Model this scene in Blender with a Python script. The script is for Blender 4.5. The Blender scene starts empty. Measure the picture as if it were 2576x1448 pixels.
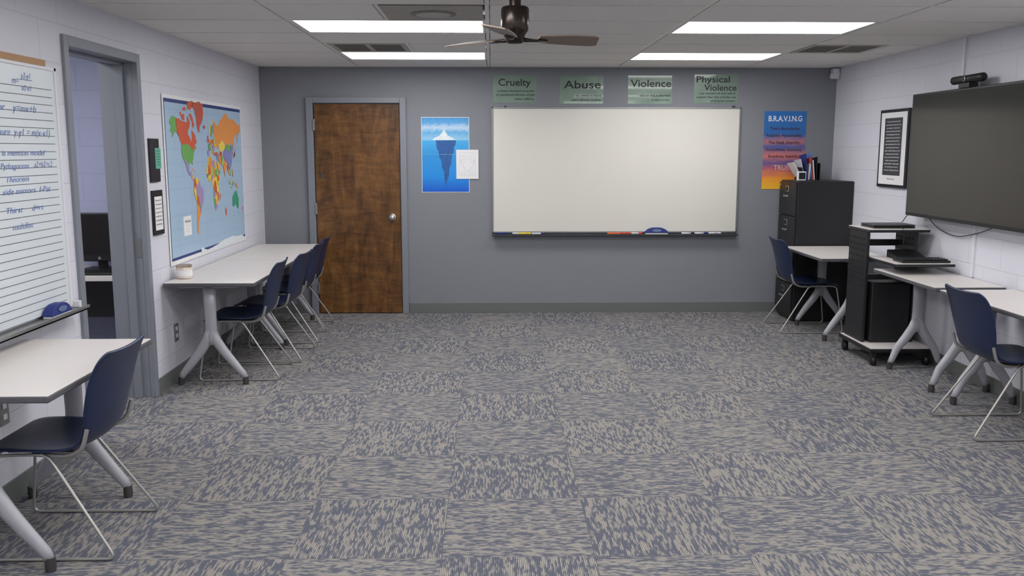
import bpy,bmesh,math,random
from mathutils import Vector,Matrix
random.seed(3)
S=bpy.context.scene; COL=S.collection
try:
    S.view_settings.view_transform='Standard'; S.view_settings.look='None'
except Exception: pass
XL,XR,HC=-2.205,3.344,2.3845
YF=-10.6
# ------------------------------------------------------------------ materials
def s2l(c): return tuple(((v/255)/12.92 if v/255<=.04045 else ((v/255+.055)/1.055)**2.4) for v in c)
def mat(name,c,rough=.5,metal=0.,var=.06,vs=6.,bump=0.,bs=80.,spec=.5,emis=0.,srgb=True,coat=0.):
    m=bpy.data.materials.new(name);m.use_nodes=True;nt=m.node_tree;N=nt.nodes;L=nt.links
    b=N['Principled BSDF']
    if srgb: c=s2l(c)
    tc=N.new('ShaderNodeTexCoord');no=N.new('ShaderNodeTexNoise');no.inputs['Scale'].default_value=vs;no.inputs['Detail'].default_value=4
    L.new(tc.outputs['Object'],no.inputs['Vector'])
    mx=N.new('ShaderNodeMix');mx.data_type='RGBA'
    mx.inputs[6].default_value=(*[max(0,v*(1-var)) for v in c],1);mx.inputs[7].default_value=(*[min(1,v*(1+var)) for v in c],1)
    L.new(no.outputs['Fac'],mx.inputs[0]);L.new(mx.outputs[2],b.inputs['Base Color'])
    b.inputs['Roughness'].default_value=rough;b.inputs['Metallic'].default_value=metal
    b.inputs['Specular IOR Level'].default_value=spec
    b.inputs['Coat Weight'].default_value=coat
    if emis: b.inputs['Emission Color'].default_value=(*c,1);b.inputs['Emission Strength'].default_value=emis
    if bump:
        n2=N.new('ShaderNodeTexNoise');n2.inputs['Scale'].default_value=bs;n2.inputs['Detail'].default_value=3
        L.new(tc.outputs['Object'],n2.inputs['Vector'])
        bp=N.new('ShaderNodeBump');bp.inputs['Strength'].default_value=bump;bp.inputs['Distance'].default_value=.01
        L.new(n2.outputs['Fac'],bp.inputs['Height']);L.new(bp.outputs[0],b.inputs['Normal'])
    return m
class G:
    """tiny node-graph helper"""
    def __init__(s,m): s.nt=m.node_tree;s.N=s.nt.nodes;s.L=s.nt.links
    def put(s,sock,v):
        if hasattr(v,'is_linked') or isinstance(v,bpy.types.NodeSocket): s.L.new(v,sock)
        else: sock.default_value=v
    def m(s,op,a,b=0.,c=0.):
        n=s.N.new('ShaderNodeMath');n.operation=op
        s.put(n.inputs[0],a);s.put(n.inputs[1],b);s.put(n.inputs[2],c);return n.outputs[0]
    def xyz(s,a,b,c=0.):
        n=s.N.new('ShaderNodeCombineXYZ');s.put(n.inputs[0],a);s.put(n.inputs[1],b);s.put(n.inputs[2],c);return n.outputs[0]
    def noise(s,v,sc=1.,det=0.,rough=.5,dist=0.):
        n=s.N.new('ShaderNodeTexNoise');s.L.new(v,n.inputs['Vector']);n.inputs['Scale'].default_value=sc
        n.inputs['Detail'].default_value=det;n.inputs['Roughness'].default_value=rough;n.inputs['Distortion'].default_value=dist
        return n.outputs['Fac']
    def ramp(s,f,stops,interp='LINEAR'):
        n=s.N.new('ShaderNodeValToRGB');n.color_ramp.interpolation=interp;e=n.color_ramp.elements
        while len(e)<len(stops): e.new(.5)
        for k,(p,c) in enumerate(stops):
            e[k].position=p;e[k].color=(*s2l(c),1)
        s.L.new(f,n.inputs[0]);return n.outputs[0]
    def mix(s,f,a,b):
        n=s.N.new('ShaderNodeMix');n.data_type='RGBA';s.put(n.inputs[0],f)
        for k,v in ((6,a),(7,b)):
            if isinstance(v,tuple): n.inputs[k].default_value=(*s2l(v),1)
            else: s.L.new(v,n.inputs[k])
        return n.outputs[2]
    def coord(s):
        n=s.N.new('ShaderNodeTexCoord');x=s.N.new('ShaderNodeSeparateXYZ');s.L.new(n.outputs['Object'],x.inputs[0]);return n.outputs['Object'],x.outputs
    def bump(s,h,st=.3,d=.01):
        n=s.N.new('ShaderNodeBump');n.inputs['Strength'].default_value=st;n.inputs['Distance'].default_value=d;s.L.new(h,n.inputs['Height']);s.L.new(n.outputs[0],s.N['Principled BSDF'].inputs['Normal'])
    def base(s,c,rough=.5,spec=.5):
        b=s.N['Principled BSDF'];s.L.new(c,b.inputs['Base Color']);b.inputs['Roughness'].default_value=rough;b.inputs['Specular IOR Level'].default_value=spec
def newm(name):
    m=bpy.data.materials.new(name);m.use_nodes=True;return m,G(m)
# carpet
M_carpet,g=newm('carpet_tiles')
o,c=g.coord();T=.61
tx=g.m('DIVIDE',g.m('ADD',c[0],.202),T);ty=g.m('DIVIDE',g.m('ADD',c[1],5.471),T)
ix=g.m('FLOOR',tx);iy=g.m('FLOOR',ty)
par=g.m('FLOORED_MODULO',g.m('ADD',ix,iy),2.)
tid=g.m('ADD',g.m('MULTIPLY',ix,17.31),g.m('MULTIPLY',iy,5.77))
along=g.m('ADD',g.m('MULTIPLY',c[0],g.m('SUBTRACT',1.,par)),g.m('MULTIPLY',c[1],par))
acr=g.m('ADD',g.m('MULTIPLY',c[1],g.m('SUBTRACT',1.,par)),g.m('MULTIPLY',c[0],par))
PIT=.0072
li=g.m('FLOOR',g.m('DIVIDE',acr,PIT))
al2=g.m('MULTIPLY',along,g.m('SUBTRACT',1.,g.m('MULTIPLY',par,.30)))
n1=g.noise(g.xyz(g.m('MULTIPLY',al2,24.),g.m('MULTIPLY',li,3.37),tid),1.,1.)
n2=g.noise(g.xyz(g.m('MULTIPLY',al2,20.),g.m('MULTIPLY',g.m('FLOOR',g.m('DIVIDE',acr,PIT*2.)),2.1),g.m('ADD',tid,3.3)),1.,1.)
n3=g.noise(g.xyz(g.m('MULTIPLY',along,13.),g.m('MULTIPLY',acr,34.),g.m('ADD',tid,9.1)),1.,1.)
wn=g.N.new('ShaderNodeTexWhiteNoise');wn.noise_dimensions='1D';g.L.new(tid,wn.inputs['W'])
v=g.m('ADD',g.m('ADD',g.m('MULTIPLY',n1,.54),g.m('MULTIPLY',n2,.32)),g.m('MULTIPLY',n3,.20))
v=g.m('ADD',v,g.m('MULTIPLY',g.m('SUBTRACT',wn.outputs['Value'],.5),.03))
f=g.m('MULTIPLY_ADD',v,10.5,-5.12);f.node.use_clamp=True
rib=g.m('SINE',g.m('MULTIPLY',acr,2*math.pi/PIT))
rib01=g.m('MULTIPLY_ADD',rib,.5,.5)
fine=g.noise(o,900.,2.)
beige=g.mix(rib01,(102,99,97),(176,169,159))
navy=g.mix(rib01,(66,70,82),(97,102,116))
cc=g.mix(f,navy,beige)
cc=g.mix(g.m('MULTIPLY',fine,.30),cc,(112,110,112))
fx=g.m('ABSOLUTE',g.m('SUBTRACT',g.m('FRACT',tx),.5));fy=g.m('ABSOLUTE',g.m('SUBTRACT',g.m('FRACT',ty),.5))
seam=g.m('GREATER_THAN',g.m('MAXIMUM',fx,fy),.4965)
cc=g.mix(g.m('MULTIPLY',seam,.35),cc,(70,70,74))
g.base(cc,.95,.15);g.bump(g.m('ADD',rib01,fine),.25,.004)
# block wall (left/right)
def blockwall(name,col,axis,st=.35):
    m,g=newm(name);o,c=g.coord()
    b=g.N.new('ShaderNodeTexBrick');g.L.new(g.xyz(c[axis],c[2]),b.inputs['Vector'])
    b.inputs['Scale'].default_value=1.;b.inputs['Brick Width'].default_value=.406;b.inputs['Row Height'].default_value=.203
    b.inputs['Mortar Size'].default_value=.005;b.inputs['Mortar Smooth'].default_value=.6;b.offset=.5
    ns=g.noise(o,2.,3.);nf=g.noise(o,120.,3.)
    dk=tuple(int(v*.965) for v in col)
    cc=g.mix(ns,dk,col)
    cc=g.mix(g.m('MULTIPLY',b.outputs['Fac'],.30),cc,tuple(int(v*.86) for v in col))
    g.base(cc,.5,.35)
    h=g.m('ADD',g.m('MULTIPLY',b.outputs['Fac'],-1.),g.m('MULTIPLY',nf,.25))
    g.bump(h,st,.006);return m
M_wside=blockwall('painted_block_lavender',(217,217,226),1)
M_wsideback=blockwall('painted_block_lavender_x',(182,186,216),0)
M_wback=mat('painted_wall_grey',(130,132,139),.55,var=.03,vs=1.5,bump=.15,bs=90,spec=.3)
M_base=mat('vinyl_baseboard',(104,108,106),.45,var=.04)
M_trim=mat('grey_painted_steel',(128,131,140),.4,var=.03)
# ceiling tile
M_tile,g=newm('acoustic_tile');o,c=g.coord()
a=g.noise(o,220.,3.,.7);b=g.noise(o,45.,2.)
sp=g.m('GREATER_THAN',a,.62)
cc=g.mix(b,(224,221,217),(234,231,228));cc=g.mix(g.m('MULTIPLY',sp,.45),cc,(160,156,152));g.base(cc,.9,.1);g.bump(a,.3,.004)
M_bar=mat('ceiling_grid_white',(226,223,219),.5,var=.02)
M_slab=mat('ceiling_plenum',(60,60,60),.9)
def lightmat(nm,st):
    m=bpy.data.materials.new(nm);m.use_nodes=True
    g=G(m);b=g.N['Principled BSDF'];o,c=g.coord();nz=g.noise(o,40.,1.)
    g.L.new(g.mix(nz,(250,250,250),(255,254,253)),b.inputs['Emission Color']);b.inputs['Emission Strength'].default_value=st;return m
M_light=lightmat('fluorescent_diffuser',11.7);M_sidefill=lightmat('side_room_fill',17.)  # second glow is for the added, unseen side-room panel
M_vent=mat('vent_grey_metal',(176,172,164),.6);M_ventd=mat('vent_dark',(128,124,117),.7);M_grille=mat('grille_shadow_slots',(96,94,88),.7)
# wood door
M_wood,g=newm('stained_plywood_door');o,c=g.coord()
w1=g.noise(g.xyz(g.m('MULTIPLY',c[0],3.2),g.m('MULTIPLY',c[2],.9),1.),1.7,6.,.62,1.6)
w2=g.noise(g.xyz(g.m('MULTIPLY',c[0],2.6),g.m('MULTIPLY',c[2],11.),4.),1.6,4.,.6,1.2)
w3=g.noise(g.xyz(g.m('MULTIPLY',c[0],120.),g.m('MULTIPLY',c[2],5.),2.),1.,3.)
vv=g.m('ADD',g.m('ADD',g.m('MULTIPLY',w1,.55),g.m('MULTIPLY',w2,.33)),g.m('MULTIPLY',w3,.12))
cc=g.ramp(vv,[(.30,(50,32,15)),(.44,(82,53,25)),(.55,(112,76,38)),(.70,(146,103,60))])
g.base(cc,.38,.4)
# gradient posters
def gradposter(name,z0,z1,stops,nsc=6.,amt=.18,stretch=.3):
    m,g=newm(name);o,c=g.coord()
    n=g.noise(g.xyz(g.m('MULTIPLY',c[0],stretch),0.,c[2]),nsc*4,4.,.6)
    t=g.m('DIVIDE',g.m('SUBTRACT',c[2],z0),z1-z0)
    t=g.m('ADD',t,g.m('MULTIPLY',g.m('SUBTRACT',n,.5),amt))
    g.base(g.ramp(t,stops),.35,.4);return m
M_brav=gradposter('sunset_print',1.22,1.97,[(.0,(245,190,50)),(.15,(238,150,60)),(.25,(190,100,110)),(.34,(100,90,145)),(.43,(205,120,110)),(.54,(75,95,155)),(.62,(175,115,120)),(.70,(50,105,170)),(1.,(45,115,190))],6,.14)
M_icesea=gradposter('sea_print',1.19,1.70,[(0.,(14,84,200)),(.3,(30,140,222)),(.7,(45,145,215)),(1.,(75,175,230))],3,.1)
M_icesky=gradposter('sky_print',1.69,1.91,[(0.,(150,200,232)),(.35,(100,175,225)),(.55,(190,215,235)),(.75,(90,165,222)),(1.,(70,150,215))],7,.4,1.)
M_ice=mat('iceberg_white',(225,232,240),.5,var=.25,vs=60);M_icelow=mat('iceberg_blue',(36,90,155),.5,var=.45,vs=40)
M_wb=mat('whiteboard_enamel',(218,215,206),.22,var=.02,vs=2.5,spec=.5)
M_alu=mat('aluminium',(150,150,150),.4,.8);M_darkalu=mat('dark_anodised',(70,72,74),.45,.6)
M_sage=mat('sage_laminate',(122,144,130),.3,var=.12,vs=7,bump=.8,bs=7,coat=.4)
M_ink=mat('black_ink',(38,42,46),.6);M_white=mat('white_paper',(230,229,230),.6,var=.02);M_inkw=mat('white_ink',(235,233,236),.6)
M_inkb=mat('blue_marker',(100,124,180),.6);M_inkpink=mat('pale_pink_ink',(225,190,170),.6);M_inkbrown=mat('dark_plum_ink',(70,40,50),.6)
M_lgrey=mat('light_grey_ink',(195,197,200),.6)
M_top=mat('table_laminate',(218,212,208),.35,var=.02,vs=3);M_edge=mat('table_edge_band',(84,84,88),.5)
M_leg=mat('grey_powdercoat_leg',(172,172,178),.35,.1,var=.02);M_rub=mat('rubber_foot',(62,58,58),.6)
M_shell=mat('navy_plastic_shell',(24,37,70),.36,var=.06,vs=5,bump=.06,bs=300)
M_wire=mat('satin_steel_wire',(172,170,166),.32,.6,var=.02)
M_black=mat('black_enamel',(26,26,29),.38,var=.08);M_black2=mat('black_plastic',(20,20,22),.45,bump=.1,bs=200)
M_scr=mat('tv_screen_glass',(44,41,38),.14,var=.04,vs=1.2);M_mon=mat('monitor_screen',(22,18,18),.2)
M_chrome=mat('brushed_chrome',(200,200,200),.22,.95);M_plas=mat('white_plastic',(220,220,225),.4)
M_bronze=mat('fan_bronze',(62,54,50),.25,.75,var=.1);M_blade=mat('fan_blade_wood',(120,103,90),.45,var=.15,vs=12)
M_tan=mat('tan_strip',(165,125,80),.5);M_blue=mat('eraser_blue',(30,45,115),.6);M_red=mat('marker_red',(215,70,50),.5);M_or=mat('marker_orange',(240,110,60),.5);M_yel=mat('marker_yellow',(235,215,60),.5)
M_ruled=mat('ruled_board',(214,220,224),.3,var=.02);M_rule=mat('rule_line',(88,94,98),.6)
M_glass=mat('candle_glass',(216,205,190),.2,var=.12,vs=40);M_lid=mat('candle_lid',(190,170,150),.3,.7)
M_teal=mat('teal_note',(95,170,145),.6);M_ocean=mat('map_ocean',(166,192,216),.42,var=.04,vs=3,bump=.25,bs=4,coat=.15)
M_navyline=mat('map_navy_border',(40,60,120),.5)
# ------------------------------------------------------------------ geometry helpers
def P(o,parent):
    if parent is not None:
        o.parent=parent;o.matrix_parent_inverse=Matrix.Translation(parent.location).inverted()
    return o
def grp(name,loc=(0,0,0)):
    e=bpy.data.objects.new(name,None);COL.objects.link(e);e.location=loc;e.empty_display_size=.1;return e
def mk(name,vs,fs,mats,mi=None,smooth=False,parent=None,bev=0.,seg=2):
    me=bpy.data.meshes.new(name);me.from_pydata([tuple(v) for v in vs],[],fs)
    for m in (mats if isinstance(mats,list) else [mats]): me.materials.append(m)
    if mi:
        for p,k in zip(me.polygons,mi): p.material_index=k
    if smooth:
        for p in me.polygons: p.use_smooth=True
    me.update();o=bpy.data.objects.new(name,me);COL.objects.link(o)
    if bev:
        b=o.modifiers.new('bevel','BEVEL');b.width=bev;b.segments=seg;b.limit_method='ANGLE'
    return P(o,parent)
def bx(x0,x1,y0,y1,z0,z1):
    v=[(x0,y0,z0),(x1,y0,z0),(x1,y1,z0),(x0,y1,z0),(x0,y0,z1),(x1,y0,z1),(x1,y1,z1),(x0,y1,z1)]
    f=[(0,3,2,1),(4,5,6,7),(0,1,5,4),(1,2,6,5),(2,3,7,6),(3,0,4,7)];return v,f
def box(name,x0,x1,y0,y1,z0,z1,m,parent=None,bev=0.):
    v,f=bx(x0,x1,y0,y1,z0,z1);return mk(name,v,f,m,parent=parent,bev=bev)
def boxes(name,L,m,parent=None,bev=0.):
    V=[];F=[]
    for b in L:
        v,f=bx(*b);n=len(V);V+=v;F+=[tuple(i+n for i in q) for q in f]
    return mk(name,V,F,m,parent=parent,bev=bev)
def sweep(name,path,rad,m,parent=None,seg=12,ref=(0,1,0),smooth=True):
    path=[Vector(p) for p in path];ref=Vector(ref);V=[];F=[];n=len(path)
    for i,p in enumerate(path):
        t=(path[min(i+1,n-1)]-path[max(i-1,0)]).normalized();s=t.cross(ref).normalized();q=s.cross(t)
        ra,rb=rad[i] if isinstance(rad[i],tuple) else (rad[i],rad[i])
        for k in range(seg):
            a=2*math.pi*k/seg;V.append(p+s*ra*math.cos(a)+q*rb*math.sin(a))
    for i in range(n-1):
        for k in range(seg):
            k2=(k+1)%seg;F.append((i*seg+k,i*seg+k2,(i+1)*seg+k2,(i+1)*seg+k))
    F.append(tuple(range(seg))[::-1]);F.append(tuple((n-1)*seg+k for k in range(seg)))
    return mk(name,V,F,m,smooth=smooth,parent=parent)
def lathe(name,prof,cen,m,parent=None,seg=32,smooth=True):
    V=[];F=[];n=len(prof)
    for r,z in prof:
        for k in range(seg):
            a=2*math.pi*k/seg;V.append((cen[0]+r*math.cos(a),cen[1]+r*math.sin(a),cen[2]+z))
    for i in range(n-1):
        for k in range(seg):
            k2=(k+1)%seg;F.append((i*seg+k,i*seg+k2,(i+1)*seg+k2,(i+1)*seg+k))
    F.append(tuple(range(seg))[::-1]);F.append(tuple((n-1)*seg+k for k in range(seg)))
    o=mk(name,V,F,m,smooth=smooth,parent=parent)
    e=o.modifiers.new('es','EDGE_SPLIT');e.split_angle=math.radians(50);return o
def fillet(pts,r,closed=False,k=5):
    pts=[Vector(p) for p in pts];out=[];n=len(pts)
    for i,p in enumerate(pts):
        if not closed and i in(0,n-1): out.append(p);continue
        a=pts[(i-1)%n];b=pts[(i+1)%n]
        da=(a-p);db=(b-p);rr=min(r,da.length*.45,db.length*.45)
        A=p+da.normalized()*rr;B=p+db.normalized()*rr
        for j in range(k+1):
            t=j/k;out.append(A*(1-t)**2+p*2*t*(1-t)+B*t*t)
    return out
def tube(name,pts,r,m,parent=None,closed=False,fr=.03):
    pts=fillet(pts,fr,closed)
    cu=bpy.data.curves.new(name,'CURVE');cu.dimensions='3D';cu.bevel_depth=r;cu.bevel_resolution=3;cu.use_fill_caps=True
    s=cu.splines.new('POLY');s.points.add(len(pts)-1)
    for q,p in zip(s.points,pts): q.co=(*p,1)
    s.use_cyclic_u=closed;cu.materials.append(m)
    o=bpy.data.objects.new(name,cu);COL.objects.link(o);return P(o,parent)
class Panel:
    """flat printed thing on a wall; u along right, v up, off = away from wall"""
    def __init__(s,org,right,nrm,up=(0,0,1)):
        s.o=Vector(org);s.r=Vector(right);s.n=Vector(nrm);s.u=Vector(up);s.V=[];s.F=[];s.mi=[];s.M=[]
    def idx(s,m):
        if m not in s.M: s.M.append(m)
        return s.M.index(m)
    def pt(s,u,v,off): return s.o+s.r*u+s.u*v+s.n*off
    def poly(s,pts,m,off):
        n=len(s.V);s.V+=[s.pt(u,v,off) for u,v in pts];s.F.append(tuple(range(n,n+len(pts))));s.mi.append(s.idx(m))
    def rect(s,u0,v0,u1,v1,m,off): s.poly([(u0,v0),(u1,v0),(u1,v1),(u0,v1)],m,off)
    def slab(s,u0,v0,u1,v1,m,o0,o1):
        n=len(s.V)
        for of in (o0,o1): s.V+=[s.pt(*q,of) for q in((u0,v0),(u1,v0),(u1,v1),(u0,v1))]
        for f in((0,3,2,1),(4,5,6,7),(0,1,5,4),(1,2,6,5),(2,3,7,6),(3,0,4,7)): s.F.append(tuple(i+n for i in f));s.mi.append(s.idx(m))
    def line(s,pts,w,m,off):
        for (a,b),(c,d) in zip(pts[:-1],pts[1:]):
            L=math.hypot(c-a,d-b) or 1;nx,ny=-(d-b)/L*w/2,(c-a)/L*w/2
            s.poly([(a+nx,b+ny),(a-nx,b-ny),(c-nx,d-ny),(c+nx,d+ny)],m,off)
    def text(s,body,u,v,w,h,m,off,align='c',shear=0.,bold=0.):
        cu=bpy.data.curves.new('tmp','FONT');cu.body=body;cu.size=1.;cu.shear=shear;cu.resolution_u=3;cu.offset=bold
        ob=bpy.data.objects.new('tmp',cu);COL.objects.link(ob);bpy.context.view_layer.update()
        me=bpy.data.meshes.new_from_object(ob.evaluated_get(bpy.context.evaluated_depsgraph_get()))
        bpy.data.objects.remove(ob);bpy.data.curves.remove(cu)
        if not me.vertices: return
        x0=min(q.co.x for q in me.vertices);x1=max(q.co.x for q in me.vertices)
        sy=h/.72;sx=w/(x1-x0) if w else sy
        W=(x1-x0)*sx;ou=u-(W/2 if align=='c' else W if align=='r' else 0)
        n=len(s.V);s.V+=[s.pt(ou+(q.co.x-x0)*sx,v+q.co.y*sy,off) for q in me.vertices]
        k=s.idx(m)
        for p in me.polygons: s.F.append(tuple(i+n for i in p.vertices));s.mi.append(k)
        bpy.data.meshes.remove(me)
    def done(s,name,parent=None): return mk(name,s.V,s.F,s.M,s.mi,parent=parent)
def back(x,z): return Panel((x,-.001,z),(1,0,0),(0,-1,0))
def left(y,z,off=0): return Panel((XL+.001+off,y,z),(0,1,0),(1,0,0))
def right(y,z,off=0): return Panel((XR-.001-off,y,z),(0,-1,0),(-1,0,0))
# ------------------------------------------------------------------ room shell
box('floor',-4.6,XR+.2,YF-.2,.2,-.1,0,M_carpet)
box('wall_back',-4.6,XR+.2,0,.15,0,HC+.1,M_wback)
boxes('wall_left',[(XL-.2,XL,YF,-4.0,0,HC+.05),(XL-.2,XL,-3.06,0,0,HC+.05),(XL-.2,XL,-4.0,-3.06,2.15,HC+.05)],M_wside)
box('wall_right',XR,XR+.15,YF,0,0,HC+.05,M_wside)
box('wall_front',-4.6,XR+.2,YF-.15,YF,0,HC+.1,M_wside)
box('ceiling',-4.6,XR+.2,YF-.15,.15,HC+.05,HC+.15,M_slab)
# tiles + grid
xs=[-.02+1.22*k for k in range(-2,4)];ys=[-.09-.61*k for k in range(-1,18)]
LR=[-.70,-2.53,-4.36,-6.19,-8.02,-9.85]
tiles=[];lt=[]
vents=[(-.63,-.03,-3.73,-3.15),(-1.23,-.63,-1.91,-1.32),(2.43,3.03,-1.91,-1.32)]
for i in range(len(xs)-1):
    for j in range(len(ys)-1):
        x0,x1,y1,y0=xs[i],xs[i+1],ys[j],ys[j+1]
        X0=max(x0,XL);X1=min(x1,XR);Y1=min(y1,0);Y0=max(y0,YF)
        if X1-X0<.02 or Y1-Y0<.02: continue
        if any(abs(y1-q)<.05 for q in LR) and (abs(x0+1.24)<.05 or abs(x0-1.20)<.05):
            lt.append((X0,X1,Y0,Y1));continue
        segs=[(X0,X1)]
        for v in vents:
            if abs((v[2]+v[3])/2-(Y0+Y1)/2)<.1 and v[0]>=X0-.05 and v[1]<=X1+.05:
                segs=[q for q in ((X0,v[0]),(v[1],X1)) if q[1]-q[0]>.05]
        for a,b in segs: tiles.append((a+.017,b-.017,Y0+.017,Y1-.017,HC-.006,HC+.012))
boxes('ceiling_tiles',tiles,M_tile,bev=.002)
bars=[(x-.012,x+.012,YF,0,HC-.001,HC+.03) for x in xs if XL<x<XR]+[(XL,XR,y-.012,y+.012,HC-.002,HC+.029) for y in ys if YF<y<0]
bars+=[(XL,XL+.02,YF,0,HC-.003,HC+.03),(XR-.02,XR,YF,0,HC-.003,HC+.03),(XL,XR,-.02,0,HC-.004,HC+.03)]
bars+=[(v[q]-.012,v[q]+.012,v[2],v[3],HC-.0015,HC+.03) for v,q in ((vents[0],0),(vents[1],1),(vents[2],1))]
boxes('ceiling_grid',bars,M_bar)
for (a,b,y0,y1) in lt:
    e=grp('side_room_fill_panel',((a+b)/2,(y0+y1)/2,HC))
    boxes('housing',[(a+.013,b-.013,y0+.013,y0+.03,HC-.004,HC+.02),(a+.013,b-.013,y1-.03,y1-.013,HC-.004,HC+.02),(a+.013,a+.03,y0+.03,y1-.03,HC-.004,HC+.02),(b-.03,b-.013,y0+.03,y1-.03,HC-.004,HC+.02)],M_bar,e)
    box('diffuser',a+.03,b-.03,y0+.03,y1-.03,HC+.002,HC+.01,M_light,e)
# vents
e=grp('supply_diffuser',(-.33,-3.44,HC));v=vents[0]
box('plate',v[0]+.014,v[1]-.014,v[2]+.014,v[3]-.014,HC-.004,HC+.01,M_ventd,e)
boxes('mesh',[(v[0]+.014,v[1]-.014,v[2]+.02+.028*k,v[2]+.034+.028*k,HC-.008,HC-.004) for k in range(20)],M_vent,e)
lathe('round_neck',[(.13,-.014),(.13,-.004)],(-.33,-3.44,HC),M_ventd,e);lathe('neck_ring',[(.10,-.018),(.10,-.014)],(-.33,-3.44,HC),M_vent,e)
for v in vents[1:]:
    e=grp('return_air_grille',((v[0]+v[1])/2,(v[2]+v[3])/2,HC))
    box('plate',v[0]+.014,v[1]-.014,v[2]+.014,v[3]-.014,HC-.004,HC+.01,M_vent,e,.002)
    mid=(v[0]+v[1])/2
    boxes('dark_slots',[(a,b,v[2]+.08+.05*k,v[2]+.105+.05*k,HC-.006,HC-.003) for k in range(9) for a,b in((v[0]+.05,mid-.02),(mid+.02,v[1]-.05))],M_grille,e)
# baseboards
box('baseboard_back',-.81,XR,-.012,0,0,.1,M_base,bev=.003)
boxes('baseboard_left',[(XL,XL+.012,-3.02,-.001,0,.1),(XL,XL+.012,YF,-4.04,0,.1),(XL,-1.77,-.012,0,0,.1)],M_base)
box('baseboard_right',XR-.012,XR,YF,-.013,0,.1,M_base,bev=.003)
# wooden door on back wall
e=grp('door_1',(-1.285,0,0))
box('slab',-1.69,-.88,-.03,-.001,.008,2.03,M_wood,e,.003)
boxes('casing',[(-1.765,-1.70,-.04,0,0,2.095),(-.872,-.812,-.04,0,0,2.095),(-1.70,-.872,-.04,0,2.04,2.095)],M_trim,e,.004)
boxes('hinge',[(-1.703,-1.682,-.05,-.02,z,z+.11) for z in(1.78,.98,.2)],M_alu,e,.003)
cy=-.96
o=lathe('knob',[(.034,0),(.034,.006),(.014,.010),(.012,.03),(.026,.04),(.031,.052),(.026,.064),(.0,.068)],(0,0,0),M_chrome,e)
o.matrix_parent_inverse=Matrix.Identity(4);o.location=(cy+1.285,-.03,.95);o.rotation_euler=(math.pi/2,0,0)
boxes('latch_plate',[(-1.655,-1.635,-.034,-.029,1.33,1.38)],M_darkalu,e)
# left doorway frame
e=grp('door_2',(XL,-3.53,0))
A0,A1,B0,B1,ZT=-4.04,-3.985,-3.075,-3.02,2.13
boxes('frame_face',[(XL-.02,XL+.018,A0,A1,0,ZT+.055),(XL-.02,XL+.018,B0,B1,0,ZT+.055),(XL-.02,XL+.018,A1,B0,ZT,ZT+.055)],M_trim,e,.004)
boxes('frame_reveal',[(XL-.22,XL-.02,A0+.03,A1,0,ZT),(XL-.22,XL-.02,B0,B1-.03,0,ZT),(XL-.22,XL-.02,A0+.03,B1-.03,ZT,ZT+.03)],M_trim,e)
boxes('door_stop',[(XL-.12,XL-.07,A1,A1+.016,0,ZT),(XL-.12,XL-.07,B0-.016,B0,0,ZT),(XL-.12,XL-.07,A1,B0,ZT-.016,ZT)],M_trim,e,.002)
box('strike_plate',XL-.06,XL-.025,B0-.003,B0,.92,1.04,M_alu,e)
# side room
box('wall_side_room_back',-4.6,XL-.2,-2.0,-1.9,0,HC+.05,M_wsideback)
box('wall_side_room_left',-4.6,-4.5,YF,-2.0,0,HC+.05,M_wside)
box('wall_side_room_front',-4.5,XL-.2,-5.9,-5.8,0,HC+.05,M_wside)
e=grp('side_room_fill_panel',(-3.45,-3.8,HC))  # unseen panel, added and sized to brighten the side room
box('diffuser',-4.0,-2.9,-4.1,-3.5,HC+.03,HC+.045,M_sidefill,e)
box('housing',-4.04,-2.86,-4.14,-3.46,HC+.04,HC+.052,M_bar,e)
e=grp('computer_desk',(-3.0,-2.3,0))
box('desk_top',-3.7,-2.44,-2.62,-2.01,.70,.735,M_top,e,.004)
boxes('side_panel',[(-3.68,-3.65,-2.58,-2.02,0,.70),(-2.50,-2.47,-2.58,-2.02,0,.70)],M_black,e)
box('modesty_panel',-3.65,-2.50,-2.45,-2.43,.42,.70,M_black,e)
e=grp('desktop_monitor',(-2.83,-2.28,.735))
box('foot',-2.94,-2.72,-2.38,-2.18,.736,.752,M_black2,e,.005);box('neck',-2.86,-2.80,-2.26,-2.23,.75,.95,M_black2,e)
box('bezel',-3.09,-2.57,-2.30,-2.26,.80,1.15,M_black2,e,.006);box('screen',-3.07,-2.59,-2.303,-2.299,.85,1.135,M_mon,e)
bo=lathe('badge',[(.012,-.001),(.012,.001)],(0,0,0),M_alu,None)
P(bo,e);bo.matrix_parent_inverse=Matrix.Identity(4);bo.location=(0,-.022,.089);bo.rotation_euler=(math.pi/2,0,0)
e=grp('keyboard',(-2.83,-2.5,.736))
box('case',-3.05,-2.60,-2.57,-2.43,.736,.752,M_black2,e,.004)
boxes('keys',[(-3.03+.029*i,-3.006+.029*i,-2.56+.025*j,-2.54+.025*j,.752,.760) for i in range(14) for j in range(5)],M_black,e)
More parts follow.
